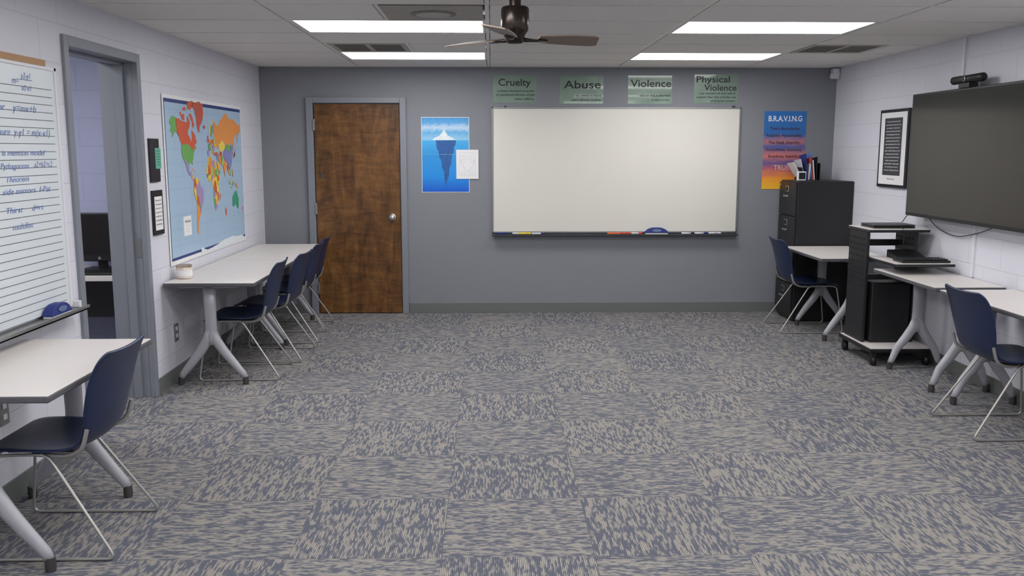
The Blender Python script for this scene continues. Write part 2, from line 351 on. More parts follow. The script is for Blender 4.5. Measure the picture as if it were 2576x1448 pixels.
# ------------------------------------------------------------------ tables
def table(x0,x1,y0,y1,px,peds,sp=.22,name='training_table'):
    H=.72;e=grp(name,((x0+x1)/2,(y0+y1)/2,0))
    v,f=bx(x0,x1,y0,y1,H-.028,H-.002);mk('edge_band',v,f,M_edge,parent=e,bev=.006)
    box('laminate_top',x0+.003,x1-.003,y0+.003,y1-.003,H-.004,H,M_top,e,.002)
    box('under_beam',px-.03,px+.03,min(peds),max(peds),H-.06,H-.028,M_leg,e,.004)
    for y in peds:
        box('top_bracket',px-.2,px+.2,y-.025,y+.025,H-.045,H-.028,M_leg,e,.004)
        sweep('column',[(px,y,H-.04),(px,y,.55),(px,y,.42),(px,y,.33),(px,y,.28)],[(.046,.03),(.042,.028),(.04,.027),(.045,.027),(.03,.022)],M_leg,e,16)
        for s in(-1,1):
            sweep('leg_left' if s<0 else 'leg_right',[(px+s*.008,y,.38),(px+s*.03,y,.31),(px+s*.075,y,.24),(px+s*.14,y,.155),(px+s*(sp-.015),y,.075),(px+s*sp,y,.045)],[(.03,.026),(.036,.027),(.034,.025),(.029,.022),(.023,.019),(.019,.018)],M_leg,e,12)
            lathe('foot_pad',[(.019,.0),(.021,.02),(.019,.055)],(px+s*sp,y,0),M_rub,e,16)
    return e
table(-2.19,-1.585,-2.85,-1.57,-1.915,[-2.75,-1.66])
table(-2.19,-1.60,-1.565,-.31,-1.915,[-1.50,-.39])
table(-2.19,-1.60,-5.66,-4.65,-1.915,[-5.55,-4.80])
table(2.70,3.30,-1.57,-.60,3.03,[-1.42,-.72],.21)
table(2.865,3.335,-3.15,-2.20,3.12,[-3.06,-2.42],.185)
table(2.85,3.335,-4.75,-3.24,3.12,[-4.6,-3.36],.19)
# ------------------------------------------------------------------ chairs
prof=[(.245,.410,.190,.0),(.235,.432,.210,.0),(.19,.443,.225,.006),(.10,.440,.232,.012),(0,.432,.232,.016),(-.09,.430,.226,.02),(-.15,.442,.214,.026),(-.19,.478,.208,.034),(-.212,.535,.216,.04),(-.232,.615,.232,.042),(-.250,.70,.238,.038),(-.268,.765,.232,.030),(-.282,.803,.214,.022),(-.29,.819,.180,.016)]
def shell_mesh():
    pr=[]
    n=len(prof)
    for i in range(n-1):
        p0=prof[max(i-1,0)];p1=prof[i];p2=prof[i+1];p3=prof[min(i+2,n-1)]
        for k in range(3):
            t=k/3
            pr.append(tuple(.5*((2*b)+(-a+c)*t+(2*a-5*b+4*c-d)*t*t+(-a+3*b-3*c+d)*t**3) for a,b,c,d in zip(p0,p1,p2,p3)))
    pr.append(prof[-1]);V=[];F=[];m=13
    for i,(x,z,hw,wr) in enumerate(pr):
        a=pr[max(i-1,0)];b=pr[min(i+1,len(pr)-1)];tx,tz=b[0]-a[0],b[1]-a[1];L=math.hypot(tx,tz);nx,nz=tz/L,-tx/L
        for k in range(m):
            s=-1+2*k/(m-1);w=wr*(abs(s)**2.2)
            V.append((x+nx*w,hw*s,z+nz*w))
    for i in range(len(pr)-1):
        for k in range(m-1): a=i*m+k;F.append((a,a+1,a+m+1,a+m))
    me=bpy.data.meshes.new('shell');me.from_pydata(V,[],F);me.materials.append(M_shell)
    for p in me.polygons:p.use_smooth=True
    return me
SH=shell_mesh()
def chair(x,y,rz,name='shell_chair'):
    e=grp(name)
    o=bpy.data.objects.new('seat_shell',SH);COL.objects.link(o);o.parent=e
    s=o.modifiers.new('solid','SOLIDIFY');s.thickness=.012;s.offset=-1
    b=o.modifiers.new('sub','SUBSURF');b.levels=1;b.render_levels=1
    W=.243;r=.0065
    for s in(-1,1):
        nm='left' if s>0 else 'right'
        tube('sled_frame_'+nm,[(-.02,s*.185,.415),(-.285,s*W,.0075),(.275,s*W,.0075),(.215,s*.20,.413),(.10,s*.185,.415)],r,M_wire,e,True,.035)
        tube('back_support_'+nm,[(.05,s*.16,.409),(-.10,s*.19,.410),(-.172,s*.219,.440),(-.196,s*.220,.525)],.009,M_wire,e,False,.04)
    tube('cross_bar_front',[(.18,-.20,.415),(.18,.20,.415)],r,M_wire,e);tube('cross_bar_rear',[(-.0,-.19,.415),(-.0,.19,.415)],r,M_wire,e)
    box('under_seat_plate',-.10,.16,-.14,.14,.408,.424,M_black2,e,.004)
    e.location=(x,y,0);e.rotation_euler=(0,0,rz);return e
PI=math.pi
chair(-1.77,-2.42,PI+.03);chair(-1.71,-1.87,PI-.04);chair(-1.73,-1.20,PI+.02);chair(-1.76,-.70,PI)
chair(-1.765,-5.225,PI)
chair(2.82,-.87,0);chair(2.95,-3.85,0)
# ------------------------------------------------------------------ whiteboard
e=grp('whiteboard',(1.215,0,1.4))
x0,x1,z0,z1=.01,2.42,.795,2.005
box('board_surface',x0+.012,x1-.012,-.016,-.001,z0+.012,z1-.012,M_wb,e)
boxes('frame',[(x0,x1,-.024,-.001,z1-.014,z1),(x0,x0+.014,-.024,-.001,z0,z1),(x1-.014,x1,-.024,-.001,z0,z1),(x0,x1,-.024,-.001,z0,z0+.014)],M_alu,e,.002)
boxes('marker_tray',[(x0,x1,-.085,-.001,z0-.022,z0-.012),(x0,x1,-.09,-.08,z0-.024,z0-.010)],M_darkalu,e,.002)
boxes('tray_clip',[(.13,.15,-.03,-.02,z1-.004,z1+.012),(2.33,2.36,-.03,-.02,z1-.004,z1+.016)],M_darkalu,e)
def marker(em,x,c,y=-.045,L=.125,body=None):
    z=z0-.012+.0085
    sweep('barrel',[(x-L/2,y,z),(x+L/2-.035,y,z)],[.0085,.0085],body or M_plas,em,10,(0,0,1))
    sweep('cap',[(x+L/2-.035,y,z),(x+L/2,y,z)],[.0092,.0085],c,em,10,(0,0,1))
em=grp('dry_erase_markers',(.8,-.045,z0-.012))
for x,c,bd in((.11,M_blue,M_blue),(.27,M_yel,M_plas),(.33,M_yel,M_yel),(.46,M_blue,None),(1.20,M_or,M_or),(1.31,M_red,M_red),(1.42,M_red,None)): marker(em,x,c,-.045+.012*math.sin(x*9),body=bd)
em=grp('dry_erase_markers',(2.05,-.045,z0-.012))
for x,c,bd in((1.93,M_black2,None),(2.06,M_blue,None),(2.20,M_plas,None)): marker(em,x,c,-.045+.012*math.sin(x*9),body=bd)
def eraser(x,y,z,rz,L=.22):
    e=grp('whiteboard_eraser');V=[]
    box('felt',-L/2+.008,L/2-.008,-.024,.024,0,.014,M_white,e,.002)
    n=14;vs=[];fs=[]
    for k in range(n+1):
        t=-1+2*k/n;h=.018+.046*(1-abs(t)**3.2)
        for yy in(-.028,.028): vs+=[(t*L/2,yy,.012),(t*L/2,yy*.85,h)]
    for k in range(n):
        a=k*4;fs+=[(a,a+4,a+5,a+1),(a+2,a+3,a+7,a+6),(a+1,a+5,a+7,a+3),(a,a+2,a+6,a+4)]
    fs+=[(0,1,3,2),(n*4,n*4+2,n*4+3,n*4+1)]
    mk('handle',vs,fs,M_blue,parent=e,bev=.003)
    n=16;mk('label',[(.045*math.cos(a*PI/8),-.0292+.002*(math.sin(a*PI/8)),.037+.014*math.sin(a*PI/8)) for a in range(n)],[tuple(range(n))],mat('eraser_label',(90,110,150),.4),parent=e)
    e.location=(x,y,z);e.rotation_euler=(0,0,rz);return e
eraser(1.62,-.052,z0-.0115,0,.235)
# ------------------------------------------------------------------ signs
def sign(nm,x0,x1,z0,z1,titles,lines):
    p=back(x0,z0);w,h=x1-x0,z1-z0
    p.slab(0,0,w,h,M_sage,0,.003)
    for (t,u,v,tw,th) in titles: p.text(t,u*w,v*h,tw*w,th*h,M_ink,.004,bold=.012)
    for (t,v,tw) in lines: p.text(t,w*.96,v*h,tw*w,.075*h,M_ink,.004,'r',bold=.02)
    p.done(nm)
sign('cruelty_sign',.02,.44,2.045,2.305,[('Cruelty',.5,.62,.74,.26)],[('- a blatant disregard of another',.40,.88),('or intentional infliction of pain',.26,.88),('and/or suffering.',.11,.46)])
sign('abuse_sign',.66,1.085,2.035,2.30,[('Abuse',.52,.56,.84,.28)],[('- any attempt to impose',.27,.62),('one\'s will over another.',.11,.68)])
sign('violence_sign',1.32,1.745,2.035,2.305,[('Violence',.52,.60,.92,.26)],[('- any act that is designed',.27,.72),('to injure or hurt.',.12,.42)])
sign('physical_violence_sign',1.96,2.385,2.045,2.315,[('Physical',.43,.73,.76,.22),('Violence',.60,.44,.74,.22)],[('- any imposing of one\'s will or',.31,.86),('creating fear that includes use',.18,.90),('of physical contact.',.05,.58)])
# iceberg poster
p=back(-.67,1.19);w,h=.462,.72
p.slab(0,0,w,h,M_white,0,.002)
p.rect(.005,.005,w-.005,.505,M_icesea,.003);p.rect(.005,.505,w-.005,h-.005,M_icesky,.003)
p.poly([(.10,.50),(.13,.525),(.17,.54),(.19,.565),(.205,.58),(.215,.61),(.225,.59),(.24,.57),(.255,.545),(.28,.535),(.31,.515),(.35,.50)],M_ice,.004)
p.poly([(.14,.50),(.335,.50),(.33,.46),(.315,.44),(.31,.38),(.295,.36),(.285,.27),(.268,.24),(.262,.16),(.245,.11),(.235,.06),(.22,.12),(.215,.2),(.195,.24),(.19,.31),(.17,.34),(.165,.39),(.145,.43)],M_icelow,.004)
p.line([(.005,.50),(w-.005,.503)],.004,mat('water_line',(150,205,235),.4),.005)
p.line([(.005,.365),(w-.005,.365)],.0035,mat('water_line_2',(110,175,215),.4),.005)
p.done('iceberg_poster')
# drawing page
p=back(-.335,1.32);w,h=.215,.28
p.slab(0,0,w,h,M_white,.006,.009)
def spiral(cx,cy,r,t0,t1,k=1):
    return [(cx+k*r*(1-.75*i/16)*math.cos(t0+(t1-t0)*i/16),cy+r*(1-.75*i/16)*math.sin(t0+(t1-t0)*i/16)) for i in range(17)]
for k in(-1,1):
    p.line(spiral(w/2+k*.035,.195,.04,-PI*.6,PI*1.9,k),.003,M_lgrey,.010)
    p.line([(w/2+k*.07,.185),(w/2+k*.06,.14),(w/2+k*.03,.10),(w/2,.06)],.003,M_lgrey,.010)
    p.line(spiral(w/2+k*.035,.055,.025,PI*.5,-PI*1.5,k),.003,M_lgrey,.010)
p.line([(.03,.03),(w-.03,.03),(w-.03,.25),(.03,.25),(.03,.03)],.002,M_lgrey,.010)
p.done('drawing_page')
# BRAVING poster
p=back(2.655,1.22);w,h=.41,.75
p.slab(0,0,w,h,M_brav,0,.003)
p.text('B.R.A.V.I.N.G',w*.5,.655,w*.80,.052,M_inkw,.004,bold=.02)
for t,v,tw in(('That\'s Boundaries.',.572,.72),('Reliability. Accountability.',.505,.86),('The Vault. Integrity.',.437,.76),('Non-judgment. Generosity.',.37,.88),('Boundaries. Reliability.',.305,.74)): p.text(t,w*.5,v,w*tw,.028,M_inkbrown,.004,bold=.02)
p.text('TRUST',w*.5,.185,w*.46,.05,M_inkpink,.004)
p.done('braving_poster')
# ------------------------------------------------------------------ world map
def Mi(lat): return 1.25*math.log(math.tan(math.radians(45+.4*lat)))
MW,MH=1.92,1.165
def ll(lon,lat): return (MW*(.025+.95*(lon+180)/360),MH*(1-(.553-.286*Mi(lat))))
def rough(pts,amp=.006,d=2):
    for _ in range(d):
        o=[]
        for i,a in enumerate(pts):
            b=pts[(i+1)%len(pts)];L=math.hypot(b[0]-a[0],b[1]-a[1]);q=min(amp,L*.13)
            o+=[a,((a[0]+b[0])/2+random.uniform(-q,q),(a[1]+b[1])/2+random.uniform(-q,q))]
        pts=o;amp*=.6
    return pts
MC={k:mat('map_'+k,c,.45,var=.05,vs=20) for k,c in dict(red=(206,92,60),dred=(190,86,66),green=(108,170,88),orange=(224,146,76),yellow=(230,208,86),purple=(160,142,184),pink=(218,146,136),teal=(60,152,114),white=(222,228,232),lime=(164,198,106),gold=(228,172,68),viol=(130,135,186)).items()}
p=left(-2.65,.805,.004)
p.slab(0,0,MW,MH,M_white,0,.003)
p.rect(.025,.03,MW-.025,MH-.025,M_navyline,.004);p.rect(.032,.05,MW-.032,MH-.05,M_ocean,.005)
M_grat=mat('map_graticule',(138,166,194),.5)
for lon in range(-150,180,30): a=ll(lon,-70);b=ll(lon,80);p.line([(a[0],.055),(b[0],MH-.055)],.0018,M_grat,.0057)
for lat in(-60,-45,-30,-15,0,15,30,45,60,75): a=ll(-178,lat);b=ll(178,lat);p.line([a,b],.0018,M_grat,.0057)
def C(col,pts,lvl=.0065,d=2,amp=.006): p.poly(rough([ll(*q) for q in pts],amp,d),MC[col],lvl)
C('green',[(-166,68),(-156,71),(-141,70),(-141,60),(-135,58),(-131,55),(-138,59),(-150,60),(-158,56),(-164,54),(-158,58),(-165,61),(-161,64),(-167,66)])
C('red',[(-141,70),(-128,70),(-115,68),(-108,68),(-95,68),(-94,72),(-85,69),(-82,67),(-86,64),(-94,61),(-94,58),(-85,55),(-82,52),(-79,52),(-77,56),(-78,60),(-76,62),(-70,60),(-65,59),(-60,55),(-56,52),(-60,50),(-66,50),(-65,48),(-61,46),(-66,44),(-70,47),(-75,45),(-79,43),(-83,42),(-84,46),(-90,48),(-95,49),(-123,49),(-128,52),(-131,55),(-135,58),(-141,60)])
for q in([(-62,66),(-68,63),(-75,65),(-73,68),(-80,70),(-88,73),(-80,74),(-70,71)],[(-117,69),(-105,69),(-105,73),(-115,73),(-118,71)],[(-90,76),(-78,76),(-64,80.5),(-75,81),(-92,80)],[(-125,72),(-118,71),(-118,74),(-124,74)],[(-112,75),(-98,75),(-98,77),(-112,77)]): C('red',q)
C('dred',[(-73,78),(-60,80.5),(-35,81.5),(-20,80),(-20,75),(-25,70),(-38,66),(-43,60),(-50,62),(-54,67),(-54,71),(-60,76)])
C('green',[(-124,49),(-95,49),(-90,48),(-84,46),(-83,42),(-79,43),(-75,45),(-70,47),(-67,45),(-70,42),(-74,40),(-76,36),(-81,31),(-80,26),(-82,28),(-84,30),(-90,29),(-94,29.5),(-97,26),(-101,29),(-106,32),(-114,32),(-117,33),(-121,35),(-124,40)],.0075)
C('purple',[(-117,33),(-106,32),(-101,29),(-97,26),(-97,21),(-94,18),(-91,19),(-87,21),(-88,17),(-92,15),(-97,16),(-105,20),(-107,25),(-112,30)],.008)
C('orange',[(-92,15),(-88,16),(-83,15),(-83,10),(-78,9),(-80,7.5),(-85,10),(-88,13)]);C('pink',[(-85,22),(-80,23.5),(-74,20),(-77,20)]);C('gold',[(-74,20),(-69,20),(-69,18),(-74,18)])
C('orange',[(-78,8),(-72,12),(-62,11),(-52,5),(-50,0),(-44,-2),(-35,-6),(-37,-12),(-39,-18),(-42,-23),(-48,-26),(-52,-33),(-57,-36),(-62,-39),(-65,-43),(-68,-50),(-68,-55),(-74,-52),(-73,-42),(-71,-30),(-70,-18),(-76,-14),(-81,-6),(-80,0),(-77,4)])
C('purple',[(-60,5),(-52,4),(-50,0),(-44,-2),(-35,-6),(-37,-12),(-39,-18),(-42,-23),(-48,-26),(-53,-33),(-57,-30),(-54,-25),(-58,-20),(-60,-14),(-65,-11),(-72,-9),(-70,0),(-67,2)],.0075)
C('yellow',[(-81,-5),(-75,-1),(-70,-5),(-72,-10),(-69,-14),(-70,-18),(-76,-14)],.008);C('yellow',[(-72,12),(-62,10.5),(-60,6),(-66,1),(-70,7)],.008);C('red',[(-77,8),(-72,12),(-70,6),(-68,1),(-75,0),(-79,2)],.008);C('red',[(-69,-11),(-62,-13),(-58,-20),(-66,-22),(-69,-17)],.008);C('green',[(-62,-20),(-58,-20),(-54,-25),(-58,-27)],.0085)
C('yellow',[(-6,35),(10,37),(11,33),(20,31),(32,31),(37,22),(43,12),(51,12),(47,4),(41,-3),(40,-15),(35,-20),(35,-25),(30,-31),(20,-35),(17,-30),(12,-18),(13,-8),(9,0),(9,4),(4,6),(-8,4.5),(-13,8),(-17,14),(-17,21),(-10,30)])
for col,q in(('orange',[(-2,35),(8,37),(10,30),(11,24),(3,19),(-8,27)]),('purple',[(11,33),(20,31),(25,31),(25,20),(15,23),(10,26)]),('gold',[(25,31),(33,31),(37,22),(25,22)]),('green',[(25,20),(37,21),(36,15),(33,10),(24,10),(22,15)]),('red',[(-8,27),(-5,25),(3,19),(3,15),(-5,12),(-11,14)]),('lime',[(4,19),(15,23),(14,14),(4,13)]),('orange',[(15,23),(24,20),(22,11),(15,8),(14,14)]),('purple',[(3,13),(14,13),(9,5),(3,6)]),('teal',[(-17,15),(-11,15),(-11,10),(-16,11)]),('red',[(33,14),(42,12),(47,8),(41,4),(35,5)]),('pink',[(-8,10),(-3,10),(-3,5),(-8,5)]),('red',[(13,-5),(18,4),(28,5),(30,-4),(29,-12),(22,-10),(17,-8)]),('yellow',[(30,-4),(39,-5),(40,-11),(31,-10)]),('lime',[(34,4),(41,3),(40,-3),(34,-1)]),('purple',[(12,-7),(22,-9),(22,-17),(12,-17)]),('orange',[(22,-10),(30,-9),(32,-15),(25,-17)]),('red',[(32,-12),(40,-11),(39,-17),(34,-24),(32,-20)]),('green',[(12,-18),(20,-18),(20,-28),(16,-28)]),('orange',[(20,-20),(27,-20),(26,-26),(20,-27)]),('purple',[(16,-28),(26,-26),(32,-27),(30,-31),(20,-34.5)])): C(col,q,.0075)
C('red',[(44,-25),(50,-16),(49,-12),(44,-17)])
# europe / asia
C('orange',[(30,70),(45,67),(60,69),(75,73),(100,77),(115,73),(140,73),(160,70),(178,69),(178,63),(163,60),(162,55),(157,51),(156,58),(160,61),(145,59),(137,54),(140,49),(132,43),(130,49),(120,51),(110,49),(90,50),(80,51),(70,54),(60,51),(50,51),(48,46),(40,46),(36,50),(31,53),(28,60)])
C('yellow',[(50,51),(60,51),(70,54),(80,51),(87,48),(80,44),(70,42),(60,43),(52,42),(52,46)],.0075)
C('yellow',[(5,58),(5,62),(12,66),(20,70),(28,71),(24,68),(18,67),(13,63),(11,59)]);C('green',[(13,56),(12,62),(18,67),(23,66),(18,61),(17,57)],.008);C('purple',[(23,60),(21,63),(25,68),(29,69),(30,62)],.008)
for col,q in(('purple',[(-9,43),(3,42),(-1,37),(-9,37)]),('green',[(-4,48),(3,51),(8,49),(6,43),(-1,43)]),('orange',[(6,54),(14,54),(14,49),(8,48)]),('red',[(14,54),(23,54),(24,50),(15,50)]),('yellow',[(8,46),(13,46),(18,41),(16,38),(12,42)]),('red',[(-5,58),(-2,58),(1,52),(-5,50)]),('pink',[(-10,54),(-6,55),(-6,52),(-10,52)]),('gold',[(24,52),(38,50),(37,47),(30,46),(22,49)]),('lime',[(24,57),(31,56),(31,52),(24,52)]),('purple',[(16,49),(24,48),(28,44),(20,42),(15,45)]),('orange',[(20,42),(26,41),(23,37)]),('dred',[(-23,66),(-14,66),(-15,64),(-22,63.5)]),('red',[(27,41),(42,41),(44,37),(28,37)]),('purple',[(36,37),(48,37),(47,30),(38,32)]),('gold',[(36,29),(47,29),(55,22),(50,17),(43,17)]),('green',[(43,17),(52,18),(52,15),(44,12.5)]),('orange',[(45,38),(60,37),(61,26),(52,27),(47,33)]),('green',[(60,37),(72,37),(66,30),(61,30)]),('red',[(55,42),(68,41),(66,37),(54,37)]),('lime',[(62,30),(72,34),(74,33),(68,24),(62,25)]),('orange',[(68,24),(74,33),(79,31),(88,27),(92,25),(87,21),(80,15),(78,8),(74,15),(72,20)]),('viol',[(74,39),(87,48),(97,42),(110,43),(120,50),(130,48),(125,41),(120,38),(121,31),(115,23),(108,21),(100,22),(97,28),(80,30)]),('green',[(88,49),(110,49),(118,47),(110,43),(97,42)]),('red',[(92,25),(97,27),(99,20),(97,15),(94,17)]),('yellow',[(98,20),(105,17),(102,12),(99,9)]),('green',[(102,22),(108,21),(109,12),(105,9),(106,16)]),('pink',[(126,42),(130,42),(129,35),(126,35)]),('red',[(130,33),(136,36),(141,38),(142,44),(139,38),(133,34)]),('red',[(140,42),(145,44),(142,45)]),('orange',[(119,18),(122,18),(126,8),(122,8)]),('green',[(95,5),(104,-2),(106,-6),(101,-2)]),('yellow',[(109,2),(117,6),(116,-3),(110,-2)]),('green',[(119,1),(124,1),(122,-5),(119,-4)]),('green',[(106,-6),(114,-7),(114,-8.5),(106,-7.5)]),('orange',[(131,-1),(141,-3),(150,-9),(141,-9),(135,-4)])): C(col,q,.0085)
C('teal',[(114,-22),(122,-18),(129,-14),(136,-12),(138,-16),(142,-11),(146,-19),(153,-26),(150,-36),(145,-38.5),(138,-35),(131,-31),(124,-33),(115,-34)]);C('teal',[(145,-41),(148,-41),(147,-43.5)]);C('red',[(173,-35),(178,-38),(174,-41),(167,-46),(172,-42)])
C('white',[(-60,-66),(-30,-70),(0,-69),(40,-67),(80,-66),(110,-65.5),(150,-67),(175,-69),(178,-71),(-60,-71)],.0065,3)
p.slab(MW*.15,MH*.155,MW*.235,MH*.275,M_white,.0055,.008);p.text('World',MW*.193,MH*.235,MW*.06,.022,M_ink,.009)
for k in range(3): p.line([(MW*.168,MH*(.218-.018*k)),(MW*.218,MH*(.218-.018*k))],.003,M_lgrey,.009)
cc=ll(75,-38);p.poly([(cc[0]+.022*math.cos(a*PI/8),cc[1]+.04*math.sin(a*PI/8)) for a in range(16)],MC['gold'],.006);p.poly([(cc[0]+.016*math.cos(a*PI/8),cc[1]+.03*math.sin(a*PI/8)) for a in range(16)],MC['dred'],.007)
p.done('world_map')
# plaques
p=left(-2.93,1.39,0);p.slab(0,0,.165,.28,M_black,0,.012);p.slab(.085,.085,.185,.22,M_teal,.012,.014)
for k in range(6): p.line([(.10,.20-.018*k),(.165,.20-.018*k)],.003,M_ink,.015)
p.done('black_plaque_with_note')
p=left(-2.93,1.045,0);p.slab(0,0,.175,.29,M_black,0,.014);p.rect(.02,.03,.155,.25,M_white,.015)
for k,t in enumerate(['When you enter','this classroom','you are part of','our story and','you belong to','something','amazing.']): p.text(t,.03,.22-.026*k,.11,.012,M_ink,.016,'l')
p.done('framed_quote')
for y,z in((-2.65,.28),(-4.90,.37)):
    p=left(y,z);p.slab(0,0,.075,.12,M_alu,0,.007)
    for v in(.025,.075): p.slab(.022,v,.053,v+.025,M_plas,.007,.010)
    p.done('power_outlet')
# ruled board at far left
e=grp('ruled_whiteboard',(XL,-4.9,1.4))
Y0,Y1,Z0,Z1=-5.62,-4.17,.80,2.0
p=left(Y0,Z0,0);w,h=Y1-Y0,Z1-Z0
p.slab(0,0,w,h,M_ruled,0,.02);p.slab(w-.018,0,w,h,M_plas,.02,.026);p.slab(0,h-.015,w,h,M_plas,.02,.026)
nl=29
for k in range(nl): 
    v=.035+(h-.145)*k/(nl-1);p.line([(0,v),(w-.05,v)],.003,M_rule,.0212)
p.slab(0,h,w-.11,h+.03,M_tan,.0,.03)
R=w
def hw(t,ul,ur,v,hh=.028): p.text(t,R-ul,h-v-hh/2,ul-ur,hh,M_inkb,.022,'l',.25,-.003)
hw('m=',.42,.36,.085,.032);hw('y2-y1',.34,.25,.058,.028);p.line([(R-.35,h-.078),(R-.24,h-.078)],.003,M_inkb,.022);hw('x2-x1',.34,.25,.115,.026)
hw('or    y=mx+b',.56,.22,.21,.034);hw('pure  y-y1 = m(x-x1)',.58,.10,.32,.034)
hw('is mention model',.56,.165,.415);hw('Pythagorean',.58,.33,.475);hw('a2+b2=c2',.28,.10,.47);hw('Theorem',.54,.34,.535)
hw('side mirrors  I-Pat',.58,.135,.59);hw('Thirst     d=rt',.56,.22,.675);hw('multilist',.52,.33,.752)
p.done('board_face',e)
boxes('marker_tray',[(XL+.001,XL+.10,Y0,Y1+.035,Z0-.025,Z0-.015),(XL+.092,XL+.10,Y0,Y1+.035,Z0-.025,Z0-.002)],M_alu,e,.002)
box('tray_end_clip',XL+.02,XL+.06,Y1+.005,Y1+.03,Z0-.014,Z0+.02,M_plas,e,.003)
eraser(XL+.055,-4.40,Z0-.0145,PI/2,.21)
# candle
e=grp('jar_candle',(-2.12,-2.62,.72));cz=(-2.12,-2.62,.7205)
lathe('glass_jar',[(.045,0),(.052,.004),(.053,.075),(.050,.08)],cz,M_glass,e);lathe('lid',[(.0535,.08),(.0535,.092),(.045,.096)],cz,M_lid,e)
p2=lathe('label',[(.0537,.02),(.0537,.06)],cz,M_white,e)
# ------------------------------------------------------------------ right wall
e=grp('television',(XR,-2.7,1.56))
TX=XR-.125
box('cabinet',TX+.012,TX+.06,-3.52,-1.90,1.10,2.015,M_black2,e,.006)
box('bezel',TX,TX+.014,-3.52,-1.90,1.10,2.015,M_black,e,.004)
box('screen',TX-.0015,TX+.001,-3.505,-1.915,1.125,2.00,M_scr,e)
box('mounting_bracket',TX+.06,XR,-2.95,-2.45,1.35,1.75,M_black2,e)
e=grp('webcam',(TX,-2.65,2.015))
sweep('body',[(TX+.02,-2.86,2.075),(TX+.02,-2.85,2.075),(TX+.02,-2.47,2.075),(TX+.02,-2.46,2.075)],[.018,.028,.028,.018],M_black2,e,20,(0,0,1))
box('clamp',TX-.005,TX+.06,-2.72,-2.58,2.016,2.05,M_black2,e,.004)
sweep('lens',[(TX-.014,-2.66,2.075),(TX-.004,-2.66,2.075)],[.018,.02],M_alu,e,20,(0,0,1));sweep('lens_glass',[(TX-.016,-2.66,2.075),(TX-.012,-2.66,2.075)],[.011,.012],M_black2,e,16,(0,0,1))
box('cable_raceway',XR-.016,XR,-2.41,-2.385,1.9,HC-.003,M_plas,bev=.002)
box('cable_raceway',XR-.016,XR,-2.73,-2.705,.725,1.12,M_plas,bev=.002)
p=right(-1.10,1.29);w,h=.53,.64
p.slab(0,0,w,h,M_black,0,.02);p.rect(.025,.025,w-.025,h-.025,M_white,.0205);p.rect(.10,.10,w-.10,h-.07,mat('print_charcoal',(58,60,66),.5),.0212)
L="It is not the critic who counts; not the|man who points out how the strong|man stumbles, or where the doer|of deeds could have done them better.|The credit belongs to the man who is|actually in the arena, whose face is|marred by dust and sweat and blood;|who strives valiantly; who errs, who|comes short again and again, because|there is no effort without error and|shortcoming; but who does actually|strive to do the deeds; who knows great|enthusiasms, the great devotions; who|spends himself in a worthy cause;|who at the best knows in the end|the triumph of high achievement".split('|')
for k,t in enumerate(L): p.text(t,w/2,h-.105-.0265*k,w*.52 if k%2 else w*.46,.013,M_inkw,.022)
p.text('Theodore Roosevelt',w/2,.065,w*.26,.012,M_ink,.022)
p.done('framed_quote_print')
# corner sensor
e=grp('motion_sensor',(3.30,-.05,2.3));box('body',3.27,3.335,-.10,-.02,2.27,2.37,M_plas,e,.01);box('lens',3.262,3.272,-.09,-.03,2.28,2.32,M_white,e,.004);box('bracket',3.31,3.343,-.08,-.001,2.30,2.34,M_plas,e)
# filing cabinet
e=grp('filing_cabinet',(3.05,-.33,0));fx=2.80
box('carcass',fx+.018,3.335,-.58,-.10,.02,1.315,M_black,e,.006)
box('plinth',fx+.04,3.33,-.57,-.11,0,.03,M_black,e)
for k in range(4):
    zb=.05+.315*k
    box('drawer_front_%d'%(k+1),fx,fx+.02,-.57,-.11,zb,zb+.305,M_black,e,.005)
    box('handle_%d'%(k+1),fx-.02,fx-.001,-.40,-.28,zb+.165,zb+.185,M_chrome,e,.004)
    boxes('label_holder_%d'%(k+1),[(fx-.005,fx,-.385,-.295,zb+.215,zb+.27)],M_chrome,e,.002);box('label_card_%d'%(k+1),fx-.006,fx-.004,-.375,-.305,zb+.222,zb+.263,M_black2,e)
box('lock',fx-.006,fx,-.16,-.14,1.26,1.28,M_chrome,e,.003)
# file holder on cabinet
e=grp('magazine_file_with_papers',(3.02,-.2,1.315))
zt=1.3155
boxes('holder',[(2.93,2.935,-.34,-.14,zt,zt+.12),(3.10,3.105,-.34,-.14,zt,zt+.16),(2.93,3.105,-.34,-.14,zt,zt+.004)],M_black2,e)
for k,(c,hh,tl) in enumerate([(M_white,.17,.10),(M_lgrey,.20,.05),(M_blue,.25,.02),(M_white,.23,-.02),(M_inkb,.26,0),(M_red,.21,.03),(M_white,.19,.02),(M_black2,.22,.0)]):
    x=2.945+.018*k
    mk('folder_%d'%(k+1),[(x,-.33,zt+.005),(x+.007,-.33,zt+.005),(x+.007,-.15,zt+.005),(x,-.15,zt+.005),(x-tl,-.33,zt+hh),(x+.007-tl,-.33,zt+hh),(x+.007-tl,-.15,zt+hh*.92),(x-tl,-.15,zt+hh*.92)],[(0,3,2,1),(4,5,6,7),(0,1,5,4),(1,2,6,5),(2,3,7,6),(3,0,4,7)],c,parent=e)
e=grp('frame_holder',(2.90,-.42,1.315));box('case',2.86,2.94,-.44,-.40,1.3155,1.40,M_plas,e,.006);box('face',2.87,2.93,-.442,-.439,1.33,1.39,M_black2,e)  # plain box standing in for a frame holder
